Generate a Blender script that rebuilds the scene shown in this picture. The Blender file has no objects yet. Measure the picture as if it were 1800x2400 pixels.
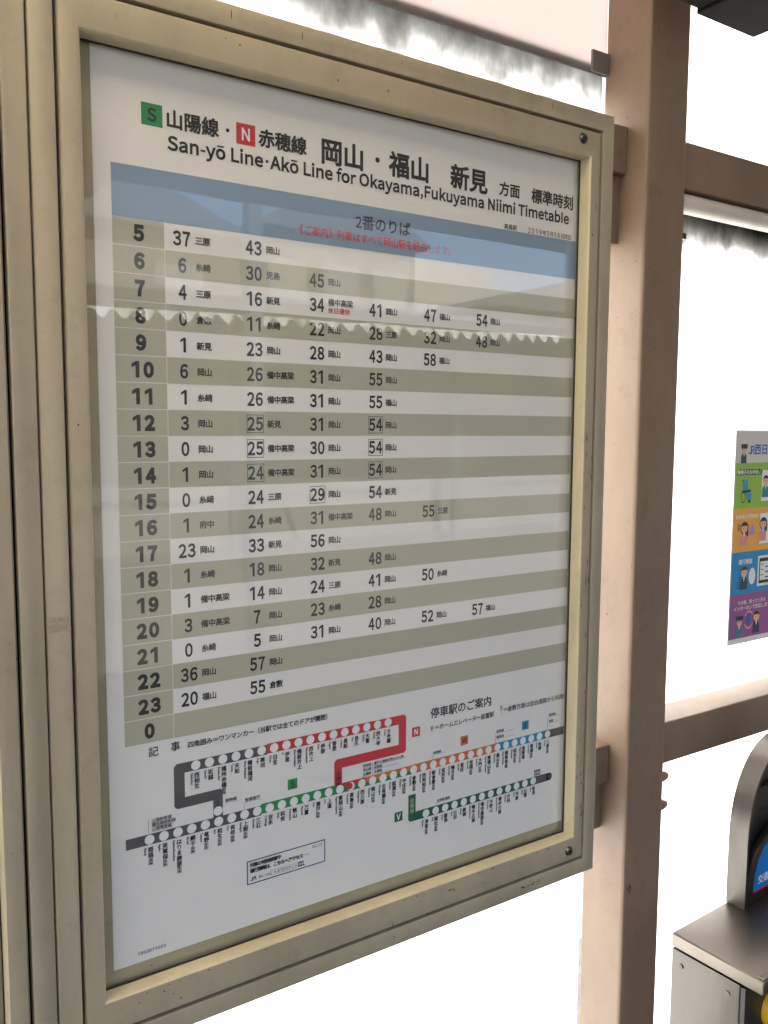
import bpy, bmesh, math, random
from mathutils import Vector, Matrix
random.seed(7)
scene = bpy.context.scene
COL = scene.collection
H = 1.85                                   # height of the board origin above the platform

def W(u, v, w):                            # board coordinates (right, up, out of the board) -> world
    return Vector((u, -w, v + H))

# ------------------------------------------------------------------ camera, sky, sun, exposure
cam = bpy.data.cameras.new('camera')
cam_o = bpy.data.objects.new('camera', cam)
COL.objects.link(cam_o)
cam.sensor_fit = 'VERTICAL'
cam.sensor_height = 36.0
cam.sensor_width = 27.0
cam.lens = 2019.36 / 2400 * 36.0
cam.clip_start = 0.02
cam.clip_end = 500
_R = ((0.83569995, 0.04849364, -0.5470411), (0.00467175, 0.99543007, 0.09537897), (0.54916644, -0.08226384, 0.83165431))
_B = Matrix(((1, 0, 0), (0, 0, -1), (0, 1, 0)))
cam_o.matrix_world = Matrix.Translation(W(-0.27441, -0.22522, 0.94648)) @ (_B @ Matrix(_R)).to_4x4()
scene.camera = cam_o

SUN_EL, SUN_AZ = math.radians(40), math.radians(-22)      # the sun stands behind the frosted panels, to the left
sun_dir = Vector((math.sin(SUN_AZ) * math.cos(SUN_EL), math.cos(SUN_AZ) * math.cos(SUN_EL), math.sin(SUN_EL)))
world = bpy.data.worlds.new('World')
scene.world = world
world.use_nodes = True
wn = world.node_tree.nodes
sky = wn.new('ShaderNodeTexSky')
sky.sky_type = 'NISHITA'
sky.sun_disc = False
sky.sun_elevation = SUN_EL
sky.sun_rotation = SUN_AZ
sky.dust_density = 2.5
wn['Background'].inputs['Strength'].default_value = 0.13
world.node_tree.links.new(sky.outputs[0], wn['Background'].inputs['Color'])
sl = bpy.data.lights.new('sun', 'SUN')
sl.energy = 5.0
sl.angle = math.radians(0.5)
sl.color = (1.0, 0.93, 0.84)
so = bpy.data.objects.new('sun', sl)
COL.objects.link(so)
so.rotation_euler = sun_dir.to_track_quat('Z', 'Y').to_euler()
so.location = sun_dir * 30
scene.view_settings.view_transform = 'Standard'
scene.view_settings.look = 'None'
scene.view_settings.gamma = 1
scene.view_settings.use_curve_mapping = False
scene.view_settings.exposure = 2.52
scene.cycles.use_denoising = True
scene.cycles.max_bounces = 10
scene.cycles.transparent_max_bounces = 16
scene.cycles.sample_clamp_indirect = 6.0

# ------------------------------------------------------------------ materials
def new_mat(name):
    m = bpy.data.materials.new(name)
    m.use_nodes = True
    return m, m.node_tree.nodes, m.node_tree.links

def plain(name, col, rough=0.6, metal=0.0, spec=0.4):
    m, n, l = new_mat(name)
    b = n['Principled BSDF']
    b.inputs['Base Color'].default_value = (*col, 1)
    b.inputs['Roughness'].default_value = rough
    b.inputs['Metallic'].default_value = metal
    b.inputs['Specular IOR Level'].default_value = spec
    return m

def paint(name, col, dark, rough=0.42, speck=0.5, scale=1.0, streak=True, spec=0.4):
    """old enamel: slow mottling, faint vertical streaks, sparse dark chips, a little orange peel"""
    m, n, l = new_mat(name)
    b = n['Principled BSDF']
    tc = n.new('ShaderNodeTexCoord')
    mp = n.new('ShaderNodeMapping')
    mp.inputs['Scale'].default_value = (1, 1, 0.35) if streak else (1, 1, 1)
    l.new(tc.outputs['Object'], mp.inputs['Vector'])
    n1 = n.new('ShaderNodeTexNoise')
    n1.inputs['Scale'].default_value = 9 * scale
    n1.inputs['Detail'].default_value = 8
    n1.inputs['Roughness'].default_value = 0.65
    l.new(mp.outputs[0], n1.inputs['Vector'])
    r1 = n.new('ShaderNodeValToRGB')
    r1.color_ramp.elements[0].position = 0.25
    r1.color_ramp.elements[1].position = 0.78
    r1.color_ramp.elements[0].color = (*[c * 0.80 for c in col], 1)
    r1.color_ramp.elements[1].color = (*[min(1, c * 1.10) for c in col], 1)
    l.new(n1.outputs['Fac'], r1.inputs['Fac'])
    # smudges
    n2 = n.new('ShaderNodeTexNoise')
    n2.inputs['Scale'].default_value = 26 * scale
    n2.inputs['Detail'].default_value = 10
    n2.inputs['Roughness'].default_value = 0.75
    l.new(tc.outputs['Object'], n2.inputs['Vector'])
    r2 = n.new('ShaderNodeValToRGB')
    r2.color_ramp.elements[0].position = 0.53
    r2.color_ramp.elements[1].position = 0.80
    r2.color_ramp.elements[0].color = (0, 0, 0, 1)
    r2.color_ramp.elements[1].color = (0.55, 0.55, 0.55, 1)
    l.new(n2.outputs['Fac'], r2.inputs['Fac'])
    x1 = n.new('ShaderNodeMixRGB')
    l.new(r2.outputs[0], x1.inputs['Fac'])
    l.new(r1.outputs[0], x1.inputs['Color1'])
    x1.inputs['Color2'].default_value = (*[c * 0.52 for c in col], 1)
    # chips
    v = n.new('ShaderNodeTexVoronoi')
    v.inputs['Scale'].default_value = 34 * scale
    v.inputs['Randomness'].default_value = 1
    wv = n.new('ShaderNodeTexNoise')
    wv.inputs['Scale'].default_value = 160
    ad = n.new('ShaderNodeMixRGB')
    ad.blend_type = 'LINEAR_LIGHT'
    ad.inputs['Fac'].default_value = 0.006
    l.new(tc.outputs['Object'], wv.inputs['Vector'])
    l.new(tc.outputs['Object'], ad.inputs['Color1'])
    l.new(wv.outputs['Color'], ad.inputs['Color2'])
    l.new(ad.outputs[0], v.inputs['Vector'])
    gate = n.new('ShaderNodeSeparateColor')
    l.new(v.outputs['Color'], gate.inputs[0])
    thr = n.new('ShaderNodeMath')
    thr.operation = 'MULTIPLY_ADD'
    l.new(gate.outputs[0], thr.inputs[0])
    thr.inputs[1].default_value = 0.16 * speck
    thr.inputs[2].default_value = 0.02 - 0.105 * speck * 1.0
    lt = n.new('ShaderNodeMath')
    lt.operation = 'LESS_THAN'
    l.new(v.outputs['Distance'], lt.inputs[0])
    l.new(thr.outputs[0], lt.inputs[1])
    x2 = n.new('ShaderNodeMixRGB')
    l.new(lt.outputs[0], x2.inputs['Fac'])
    l.new(x1.outputs[0], x2.inputs['Color1'])
    x2.inputs['Color2'].default_value = (*dark, 1)
    l.new(x2.outputs[0], b.inputs['Base Color'])
    b.inputs['Roughness'].default_value = rough
    b.inputs['Specular IOR Level'].default_value = spec
    bp = n.new('ShaderNodeBump')
    bp.inputs['Strength'].default_value = 0.10
    bp.inputs['Distance'].default_value = 0.002
    n3 = n.new('ShaderNodeTexNoise')
    n3.inputs['Scale'].default_value = 120
    n3.inputs['Detail'].default_value = 4
    l.new(tc.outputs['Object'], n3.inputs['Vector'])
    l.new(n3.outputs['Fac'], bp.inputs['Height'])
    l.new(bp.outputs[0], b.inputs['Normal'])
    return m

def steel(name, col, rough=0.3, stretch=(1, 1, 60)):
    m, n, l = new_mat(name)
    b = n['Principled BSDF']
    b.inputs['Base Color'].default_value = (*col, 1)
    b.inputs['Metallic'].default_value = 1
    tc = n.new('ShaderNodeTexCoord')
    mp = n.new('ShaderNodeMapping')
    mp.inputs['Scale'].default_value = stretch
    l.new(tc.outputs['Object'], mp.inputs['Vector'])
    nz = n.new('ShaderNodeTexNoise')
    nz.inputs['Scale'].default_value = 14
    nz.inputs['Detail'].default_value = 6
    l.new(mp.outputs[0], nz.inputs['Vector'])
    mr = n.new('ShaderNodeMapRange')
    mr.inputs['To Min'].default_value = rough - 0.14
    mr.inputs['To Max'].default_value = rough + 0.16
    l.new(nz.outputs['Fac'], mr.inputs['Value'])
    l.new(mr.outputs[0], b.inputs['Roughness'])
    bp = n.new('ShaderNodeBump')
    bp.inputs['Strength'].default_value = 0.16
    bp.inputs['Distance'].default_value = 0.001
    l.new(nz.outputs['Fac'], bp.inputs['Height'])
    l.new(bp.outputs[0], b.inputs['Normal'])
    return m

def frosted(name, tint, mould_top=None, mould_h=0.12, strength=1.0, seed=0.0):
    """milky plastic sheet; black mould creeps down from the height mould_top"""
    m, n, l = new_mat(name)
    for x in list(n):
        if x.type == 'BSDF_PRINCIPLED':
            n.remove(x)
    out = [x for x in n if x.type == 'OUTPUT_MATERIAL'][0]
    tr = n.new('ShaderNodeBsdfTranslucent')
    df = n.new('ShaderNodeBsdfDiffuse')
    gl = n.new('ShaderNodeBsdfGlossy')
    gl.inputs['Roughness'].default_value = 0.25
    mix = n.new('ShaderNodeMixShader')
    mix.inputs[0].default_value = 0.15
    mix2 = n.new('ShaderNodeMixShader')
    mix2.inputs[0].default_value = 0.04
    l.new(tr.outputs[0], mix.inputs[1])
    l.new(df.outputs[0], mix.inputs[2])
    l.new(mix.outputs[0], mix2.inputs[1])
    l.new(gl.outputs[0], mix2.inputs[2])
    l.new(mix2.outputs[0], out.inputs['Surface'])
    tc = n.new('ShaderNodeTexCoord')
    nz = n.new('ShaderNodeTexNoise')
    nz.inputs['Scale'].default_value = 3
    nz.inputs['Detail'].default_value = 5
    l.new(tc.outputs['Object'], nz.inputs['Vector'])
    rp = n.new('ShaderNodeValToRGB')
    rp.color_ramp.elements[0].color = (*[c * 0.90 for c in tint], 1)
    rp.color_ramp.elements[1].color = (*tint, 1)
    l.new(nz.outputs['Fac'], rp.inputs['Fac'])
    col = rp.outputs[0]
    if mould_top is not None:
        sp = n.new('ShaderNodeSeparateXYZ')
        l.new(tc.outputs['Object'], sp.inputs[0])
        big = n.new('ShaderNodeTexNoise')
        big.inputs['Scale'].default_value = 11
        big.inputs['Detail'].default_value = 7
        big.inputs['Roughness'].default_value = 0.62
        mp = n.new('ShaderNodeMapping')
        mp.inputs['Location'].default_value = (seed, 0, 0)
        mp.inputs['Scale'].default_value = (1.0, 1, 0.6)
        l.new(tc.outputs['Object'], mp.inputs['Vector'])
        l.new(mp.outputs[0], big.inputs['Vector'])
        # depth below the top edge, 1 at the edge, 0 at mould_h below it
        dp = n.new('ShaderNodeMapRange')
        dp.inputs['From Min'].default_value = mould_top + H - mould_h
        dp.inputs['From Max'].default_value = mould_top + H
        dp.inputs['To Min'].default_value = -0.30
        dp.inputs['To Max'].default_value = 0.26
        dp.clamp = False
        l.new(sp.outputs['Z'], dp.inputs['Value'])
        sm = n.new('ShaderNodeMath')
        sm.operation = 'ADD'
        l.new(big.outputs['Fac'], sm.inputs[0])
        l.new(dp.outputs[0], sm.inputs[1])
        rr = n.new('ShaderNodeValToRGB')
        els = rr.color_ramp.elements
        els[0].position = 0.36
        els[0].color = (0, 0, 0, 1)
        els[1].position = 0.98
        els[1].color = (strength, strength, strength, 1)
        for p_, c_ in ((0.47, 0.56), (0.58, 0.76), (0.74, 0.89)):
            q_ = els.new(p_)
            q_.color = (c_ * strength, c_ * strength, c_ * strength, 1)
        l.new(sm.outputs[0], rr.inputs['Fac'])
        mx = n.new('ShaderNodeMixRGB')
        l.new(rr.outputs[0], mx.inputs['Fac'])
        l.new(col, mx.inputs['Color1'])
        mx.inputs['Color2'].default_value = (0.022, 0.024, 0.020, 1)
        col = mx.outputs[0]
    for s in (tr, df):
        l.new(col, s.inputs['Color'])
    return m

def glass_mat():
    m, n, l = new_mat('clear_glass')
    for x in list(n):
        if x.type == 'BSDF_PRINCIPLED':
            n.remove(x)
    out = [x for x in n if x.type == 'OUTPUT_MATERIAL'][0]
    tp = n.new('ShaderNodeBsdfTransparent')
    tp.inputs['Color'].default_value = (0.988, 0.993, 0.988, 1)
    gl = n.new('ShaderNodeBsdfGlossy')
    gl.inputs['Roughness'].default_value = 0.014
    fr = n.new('ShaderNodeFresnel')
    geo = n.new('ShaderNodeNewGeometry')                  # the same reflectance from either side of the pane
    ior = n.new('ShaderNodeMapRange')
    ior.inputs['To Min'].default_value = 1.40
    ior.inputs['To Max'].default_value = 1 / 1.40
    l.new(geo.outputs['Backfacing'], ior.inputs['Value'])
    l.new(ior.outputs[0], fr.inputs['IOR'])
    mx = n.new('ShaderNodeMixShader')
    l.new(fr.outputs[0], mx.inputs[0])
    l.new(tp.outputs[0], mx.inputs[1])
    l.new(gl.outputs[0], mx.inputs[2])
    # thin dusty film
    df = n.new('ShaderNodeBsdfDiffuse')
    df.inputs['Color'].default_value = (0.7, 0.68, 0.64, 1)
    tc = n.new('ShaderNodeTexCoord')
    nz = n.new('ShaderNodeTexNoise')
    nz.inputs['Scale'].default_value = 5
    nz.inputs['Detail'].default_value = 9
    nz.inputs['Roughness'].default_value = 0.7
    nz.inputs['Distortion'].default_value = 1.2
    l.new(tc.outputs['Object'], nz.inputs['Vector'])
    mr = n.new('ShaderNodeMapRange')
    mr.inputs['From Min'].default_value = 0.35
    mr.inputs['From Max'].default_value = 0.8
    mr.inputs['To Min'].default_value = 0.0
    mr.inputs['To Max'].default_value = 0.022
    l.new(nz.outputs['Fac'], mr.inputs['Value'])
    m2 = n.new('ShaderNodeMixShader')
    l.new(mr.outputs[0], m2.inputs[0])
    l.new(mx.outputs[0], m2.inputs[1])
    l.new(df.outputs[0], m2.inputs[2])
    l.new(m2.outputs[0], out.inputs['Surface'])
    # faint unevenness of the pane
    bp = n.new('ShaderNodeBump')
    bp.inputs['Strength'].default_value = 0.05
    bp.inputs['Distance'].default_value = 0.004
    n2 = n.new('ShaderNodeTexNoise')
    n2.inputs['Scale'].default_value = 7
    n2.inputs['Detail'].default_value = 1
    l.new(tc.outputs['Object'], n2.inputs['Vector'])
    l.new(n2.outputs['Fac'], bp.inputs['Height'])
    l.new(bp.outputs[0], gl.inputs['Normal'])
    return m

def paper_mat(name, col):
    m, n, l = new_mat(name)
    b = n['Principled BSDF']
    tc = n.new('ShaderNodeTexCoord')
    nz = n.new('ShaderNodeTexNoise')
    nz.inputs['Scale'].default_value = 3.5
    nz.inputs['Detail'].default_value = 3
    l.new(tc.outputs['Object'], nz.inputs['Vector'])
    rp = n.new('ShaderNodeValToRGB')
    rp.color_ramp.elements[0].color = (*[c * 0.95 for c in col], 1)
    rp.color_ramp.elements[1].color = (*col, 1)
    l.new(nz.outputs['Fac'], rp.inputs['Fac'])
    l.new(rp.outputs[0], b.inputs['Base Color'])
    b.inputs['Roughness'].default_value = 0.55
    b.inputs['Specular IOR Level'].default_value = 0.3
    bp = n.new('ShaderNodeBump')
    bp.inputs['Strength'].default_value = 0.25
    bp.inputs['Distance'].default_value = 0.02
    l.new(nz.outputs['Fac'], bp.inputs['Height'])
    l.new(bp.outputs[0], b.inputs['Normal'])
    return m

M = {
    'case': paint('cream_enamel', (0.365, 0.315, 0.22), (0.06, 0.045, 0.03), rough=0.45, speck=0.8),
    'lip_lit': paint('cream_enamel_lit', (0.60, 0.525, 0.345), (0.09, 0.05, 0.03), rough=0.4, speck=0.7),  # case enamel made paler, standing in for light on the inner lip
    'inside': paint('cream_enamel_inside', (0.40, 0.345, 0.22), (0.07, 0.05, 0.03), rough=0.55, speck=0.5),
    'post': paint('brown_enamel', (0.215, 0.148, 0.10), (0.05, 0.03, 0.022), rough=0.5, speck=0.85),
    'glass': glass_mat(),
    'groove_shade': plain('groove_shade_black', (0.006, 0.006, 0.006), 0.8, 0, 0.1),  # black for the shade inside the door gap
    'paper': paper_mat('poster_paper', (0.80, 0.765, 0.745)),
    'ink': plain('black_ink', (0.018, 0.017, 0.018), 0.5),
    'grey': plain('grey_ink', (0.085, 0.083, 0.085), 0.5),
    'white': plain('white_ink', (0.80, 0.785, 0.775), 0.5),
    'khaki': plain('khaki_ink', (0.445, 0.425, 0.335), 0.55),
    'blue': plain('slate_blue_ink', (0.235, 0.315, 0.43), 0.5),
    'green': plain('green_ink', (0.02, 0.235, 0.075), 0.5),
    'pine': plain('pine_ink', (0.012, 0.105, 0.05), 0.5),
    'red': plain('red_ink', (0.56, 0.035, 0.05), 0.5),
    'orange': plain('orange_ink', (0.62, 0.16, 0.055), 0.5),
    'cyan': plain('cyan_ink', (0.02, 0.27, 0.46), 0.5),
    'navy': plain('navy_ink', (0.02, 0.05, 0.17), 0.5),
    'screw': plain('screw_metal', (0.10, 0.095, 0.09), 0.35, 0.9),
    'screwpit': plain('screw_socket', (0.01, 0.01, 0.01), 0.7),
    'chip': plain('rusty_chip', (0.05, 0.028, 0.018), 0.8),
    'smudge': plain('grey_smudge', (0.31, 0.26, 0.155), 0.7),
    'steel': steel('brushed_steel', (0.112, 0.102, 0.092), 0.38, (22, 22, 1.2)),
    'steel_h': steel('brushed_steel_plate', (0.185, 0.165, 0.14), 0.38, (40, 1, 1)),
    'black': plain('black_plastic', (0.012, 0.012, 0.013), 0.3),
    'label_blue': plain('label_blue', (0.0, 0.17, 0.52), 0.4),
    'label_white': plain('label_white', (0.8, 0.8, 0.8), 0.4),
    'label_red': plain('label_red', (0.6, 0.03, 0.03), 0.4),
    'yellow': plain('yellow_plastic', (0.75, 0.40, 0.02), 0.4),
    'darkbox': paint('dark_grey_housing', (0.016, 0.0165, 0.016), (0.08, 0.08, 0.07), rough=0.8, speck=0.25, spec=0.06),
    'pipe': paint('white_pipe_plastic', (0.60, 0.57, 0.50), (0.06, 0.06, 0.04), rough=0.5, speck=0.7),
    'plate': plain('bracket_shadow_grey', (0.16, 0.14, 0.14), 0.6),
}

# ------------------------------------------------------------------ mesh helpers
def link(o, parent=None):
    COL.objects.link(o)
    if parent is not None:
        o.parent = parent
    return o

def tag(o, label, cat, group=None, kind=None):
    if label:
        o['label'] = label
    if cat:
        o['category'] = cat
    if group:
        o['group'] = group
    if kind:
        o['kind'] = kind
    return o

def empty(name, loc):
    o = bpy.data.objects.new(name, None)
    o.empty_display_size = 0.05
    o.location = loc
    return link(o)

class MB:
    """collects faces in board coordinates (u, v, w)"""
    def __init__(self):
        self.v, self.f, self.m = [], [], []
    def add(self, verts, faces, mi=0):
        b = len(self.v)
        self.v += verts
        for f in faces:
            self.f.append([b + i for i in f])
            self.m.append(mi)
    def box(self, u0, u1, v0, v1, w0, w1, mi=0):
        vs = [(u, v, w) for u in (u0, u1) for v in (v0, v1) for w in (w0, w1)]
        self.add(vs, [(0, 1, 3, 2), (4, 6, 7, 5), (0, 4, 5, 1), (2, 3, 7, 6), (0, 2, 6, 4), (1, 5, 7, 3)], mi)
    def rect(self, u0, u1, v0, v1, w, mi=0):
        self.add([(u0, v0, w), (u1, v0, w), (u1, v1, w), (u0, v1, w)], [(0, 1, 2, 3)], mi)
    def poly(self, pts, w, mi=0):
        self.add([(x, y, w) for x, y in pts], [tuple(range(len(pts)))], mi)
    def disc(self, u, v, r, w, mi=0, n=24, ry=None):
        ry = r if ry is None else ry
        self.poly([(u + r * math.cos(2 * math.pi * i / n), v + ry * math.sin(2 * math.pi * i / n)) for i in range(n)], w, mi)
    def frame(self, u0, u1, v0, v1, t, w, mi=0):
        self.rect(u0, u1, v0, v0 + t, w, mi)
        self.rect(u0, u1, v1 - t, v1, w, mi)
        self.rect(u0, u0 + t, v0 + t, v1 - t, w, mi)
        self.rect(u1 - t, u1, v0 + t, v1 - t, w, mi)
    def loft(self, loops, mi=0, close=False):
        """loops: (u0,u1,v0,v1,w) rectangles, joined one after another"""
        vs, fs = [], []
        for (a, b, c, d, w) in loops:
            vs += [(a, c, w), (b, c, w), (b, d, w), (a, d, w)]
        n = len(loops)
        for i in range(n if close else n - 1):
            j = (i + 1) % n
            for k in range(4):
                k2 = (k + 1) % 4
                fs.append((4 * i + k, 4 * i + k2, 4 * j + k2, 4 * j + k))
        self.add(vs, fs, mi)
    def prism(self, pts, w0, w1, mi=0):
        n = len(pts)
        vs = [(x, y, w0) for x, y in pts] + [(x, y, w1) for x, y in pts]
        fs = [tuple(range(n))[::-1], tuple(range(n, 2 * n))]
        fs += [(i, (i + 1) % n, n + (i + 1) % n, n + i) for i in range(n)]
        self.add(vs, fs, mi)
    def tube_u(self, u0, u1, v, w, r, mi=0, n=20):
        vs = []
        for u in (u0, u1):
            vs += [(u, v + r * math.cos(2 * math.pi * i / n), w + r * math.sin(2 * math.pi * i / n)) for i in range(n)]
        fs = [(i, (i + 1) % n, n + (i + 1) % n, n + i) for i in range(n)]
        fs += [tuple(range(n))[::-1], tuple(range(n, 2 * n))]
        self.add(vs, fs, mi)
    def tube_w(self, u, v, w0, w1, r, mi=0, n=18, r1=None):
        vs = []
        for w, q in ((w0, r), (w1, r if r1 is None else r1)):
            vs += [(u + q * math.cos(2 * math.pi * i / n), v + q * math.sin(2 * math.pi * i / n), w) for i in range(n)]
        fs = [(i, (i + 1) % n, n + (i + 1) % n, n + i) for i in range(n)]
        fs += [tuple(range(n))[::-1], tuple(range(n, 2 * n))]
        self.add(vs, fs, mi)
    def build(self, name, mats, parent=None, origin=None, bevel=0, smooth=False, fix=True, seg=2, rot=None):
        """origin: (u,v,w) of the thing; vertices become local to it.  rot: yaw of the part's own frame (vertices then local already)"""
        me = bpy.data.meshes.new(name)
        org = W(*origin) if origin else Vector((0, 0, H))
        if rot is None:
            pts = [W(*p) - org for p in self.v]
        else:
            pts = [Vector((p[0], -p[2], p[1])) for p in self.v]
        me.from_pydata([tuple(p) for p in pts], [], self.f)
        for m in (mats if isinstance(mats, (list, tuple)) else [mats]):
            me.materials.append(M[m] if isinstance(m, str) else m)
        for p, mi in zip(me.polygons, self.m):
            p.material_index = mi
        if fix or bevel:
            bm = bmesh.new()
            bm.from_mesh(me)
            if fix:
                bmesh.ops.remove_doubles(bm, verts=bm.verts, dist=1e-6)
                bmesh.ops.recalc_face_normals(bm, faces=bm.faces)
            if bevel:
                es = [e for e in bm.edges if len(e.link_faces) == 2 and e.calc_face_angle(0) > 0.5]
                bmesh.ops.bevel(bm, geom=es, offset=bevel, segments=seg, profile=0.6, affect='EDGES', clamp_overlap=True)
            bm.to_mesh(me)
            bm.free()
        if smooth:
            for p in me.polygons:
                p.use_smooth = True
            me.set_sharp_from_angle(angle=math.radians(32))
        o = bpy.data.objects.new(name, me)
        link(o, parent)
        if parent is None and origin:
            o.location = org
        return o

def copy_tree(o, parent=None):
    c = o.copy()
    COL.objects.link(c)
    c.parent = parent
    for ch in list(o.children):
        copy_tree(ch, c)
    return c

# ------------------------------------------------------------------ lettering
_cache = {}
def glyph(ch, weight, res=3):
    """outline of one character (em units) as a flat mesh; weight thickens it outwards"""
    key = (ch, weight, res)
    if key in _cache:
        return _cache[key]
    c = bpy.data.curves.new('glyph', 'FONT')
    c.body = ch
    c.resolution_u = res
    c.fill_mode = 'FRONT'
    c.bevel_depth = weight
    c.bevel_resolution = 0
    o = bpy.data.objects.new('glyph', c)
    COL.objects.link(o)
    me = bpy.data.meshes.new_from_object(o.evaluated_get(bpy.context.evaluated_depsgraph_get()))
    vs = [tuple(v.co) for v in me.vertices]
    fs = [tuple(p.vertices) for p in me.polygons]
    bpy.data.objects.remove(o)
    bpy.data.curves.remove(c)
    bpy.data.meshes.remove(me)
    zmax = max([abs(v[2]) for v in vs] + [1e-9])
    vs = [(x, y, z / zmax) for x, y, z in vs]
    _cache[key] = (vs, fs)
    return _cache[key]

ZT = 2.0e-5
def put(mb, ch, weight, fx, fy, w, mi=0, res=3):
    vs, fs = glyph(ch, weight, res)
    mb.add([(fx(x, y), fy(x, y), w + z * ZT) for x, y, z in vs], fs, mi)

def ink(ch):
    vs, _ = glyph(ch, 0.0)
    xs = [v[0] for v in vs]
    ys = [v[1] for v in vs]
    return min(xs), max(xs), min(ys), max(ys)

def kanji(mb, s, u, v, size, w, weight=0.0, mi=0, pitch=None, sx=1.0, res=3):
    """row of full-width characters: left edge u, centre height v"""
    pitch = pitch or size * sx
    for i, ch in enumerate(s):
        if ch in ' 　':
            continue
        x0 = u + i * pitch
        put(mb, ch, weight, lambda x, y: x0 + x * size * sx, lambda x, y: v + (y - 0.37) * size, w, mi, res)

def vertical(mb, s, u, v, size, w, weight=0.0, mi=0, pitch=None):
    """column of characters: centre u, top v"""
    pitch = pitch or size
    for i, ch in enumerate(s):
        y0 = v - i * pitch
        if ch == 'ー':
            put(mb, ch, weight, lambda x, y: u + (y - 0.37) * size, lambda x, y: y0 - x * size, w, mi)
        else:
            put(mb, ch, weight, lambda x, y: u + (x - 0.5) * size, lambda x, y: y0 + (y - 0.87) * size, w, mi)

def romaji(mb, s, u, v, size, w, mi=0):
    """tiny latin reading turned to run downwards from height v, centred on u"""
    put(mb, s, 0.030, lambda x, y: u + (y - 0.3) * size, lambda x, y: v - x * size * 0.82, w, mi, 1)

def digit(mb, d, u, v, wd, ht, w, weight, mi=0):
    """one numeral: its ink centred on u, standing on v, ink size wd x ht"""
    if d == '1':
        st = 0.125 * ht + weight * ht * 1.6
        x1 = u + 0.13 * wd + st / 2
        x0 = x1 - st
        mb.poly([(x0, v), (x1, v), (x1, v + ht), (x0 + st * 0.15, v + ht), (u - 0.42 * wd, v + ht * 0.83), (u - 0.42 * wd, v + ht * 0.83 - st * 0.95), (x0, v + ht - st * 1.15)], w, mi)
        return
    ch = chr(ord(d) + 0xFEE0)
    a, b, c, e = ink(ch)
    a, b, c, e = a - weight, b + weight, c - weight, e + weight
    k = 0.93 if d == '7' else 1.0
    put(mb, ch, weight, lambda x, y: u + ((x - a) / (b - a) - 0.5) * wd * k, lambda x, y: v + (y - c) / (e - c) * ht, w, mi)

LAT = {'S': (.017, .194, .209), 'a': (.021, .169, .197), 'n': (.032, .184, .214), 'y': (.005, .178, .182), 'o': (.018, .194, .212), 'L': (.035, .18, .19),
       'i': (.027, .07, .096), 'e': (.018, .179, .194), 'k': (.032, .19, .193), 'f': (.012, .125, .114), 'r': (.032, .137, .136), 'O': (.02, .239, .26),
       'F': (.035, .183, .193), 'u': (.029, .181, .213), 'T': (.011, .199, .21), 't': (.009, .127, .132), 'b': (.032, .199, .216), 'm': (.032, .294, .324),
       'A': (.001, .211, .213), 'N': (.035, .218, .253), 'W': (.009, .298, .307), 'X': (.006, .195, .201), 'V': (0, .201, .201), 'J': (.012, .154, .187),
       'R': (.035, .213, .222), '-': (.016, .106, .121), ',': (.019, .077, .097), 'M': (.035, .249, .284), 'l': (.032, .062, .094)}
CAP = 0.2567
def latin(mb, s, u, v, cap, w, weight=0.0, mi=0, width=None):
    """proportional latin on the baseline v; stretched to width when given"""
    k = cap / CAP
    tot = 0
    for ch in s:
        b = 'o' if ch == 'ō' else ch
        tot += LAT[b][2] if b in LAT else (0.15 if ch == '・' else 0.078)
    sx = (width / (tot * k)) if width else 1.0
    x = u
    for ch in s:
        b = 'o' if ch == 'ō' else ch
        if ch == '・':
            r = cap * 0.10 + weight * cap
            mb.disc(x + 0.075 * k * sx, v + cap * 0.5, r, w, mi, 12)
            x += 0.15 * k * sx
            continue
        if b not in LAT:
            x += 0.078 * k * sx
            continue
        l0, l1, ad = LAT[b]
        l0, l1 = x + l0 * k * sx, x + l1 * k * sx
        ew = weight * cap / 0.735 * 0.8
        if b == 'l':
            mb.rect(l0 - ew, l1 + ew, v, v + cap * 1.08, w, mi)
        else:
            g = chr(ord(b) + 0xFEE0)
            a, c, _, _ = ink(g)
            if b in '-,':
                put(mb, g, weight * 0.5, lambda X, Y: l0 + (X - a) / (c - a) * (l1 - l0), lambda X, Y: v + Y / 0.735 * cap - (cap * 0.14 if b == '-' else cap * 0.08), w, mi)
            else:
                sc_ = cap / 0.735
                def fx(X, Y, a=a, c=c, l0=l0, l1=l1):
                    if X < a:
                        return l0 + (X - a) * sc_ * 0.8
                    if X > c:
                        return l1 + (X - c) * sc_ * 0.8
                    return l0 + (X - a) / (c - a) * (l1 - l0)
                put(mb, g, weight, fx, lambda X, Y: v + Y * sc_, w, mi)
        if ch == 'ō':
            mb.rect(l0 + 0.02 * k * sx, l1 - 0.02 * k * sx, v + cap * 0.90, v + cap * (0.99 + weight), w, mi)
        x += ad * k * sx

# ------------------------------------------------------------------ setting: platform floor, track bed, opposite platform
def slab(name, x0, x1, y0, y1, z0, z1, mat):
    mb = MB()
    mb.box(x0, x1, z0 - H, z1 - H, -y1, -y0)
    o = mb.build(name, mat, origin=((x0 + x1) / 2, z0 - H, -(y0 + y1) / 2))
    o['kind'] = 'structure'
    return o

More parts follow.
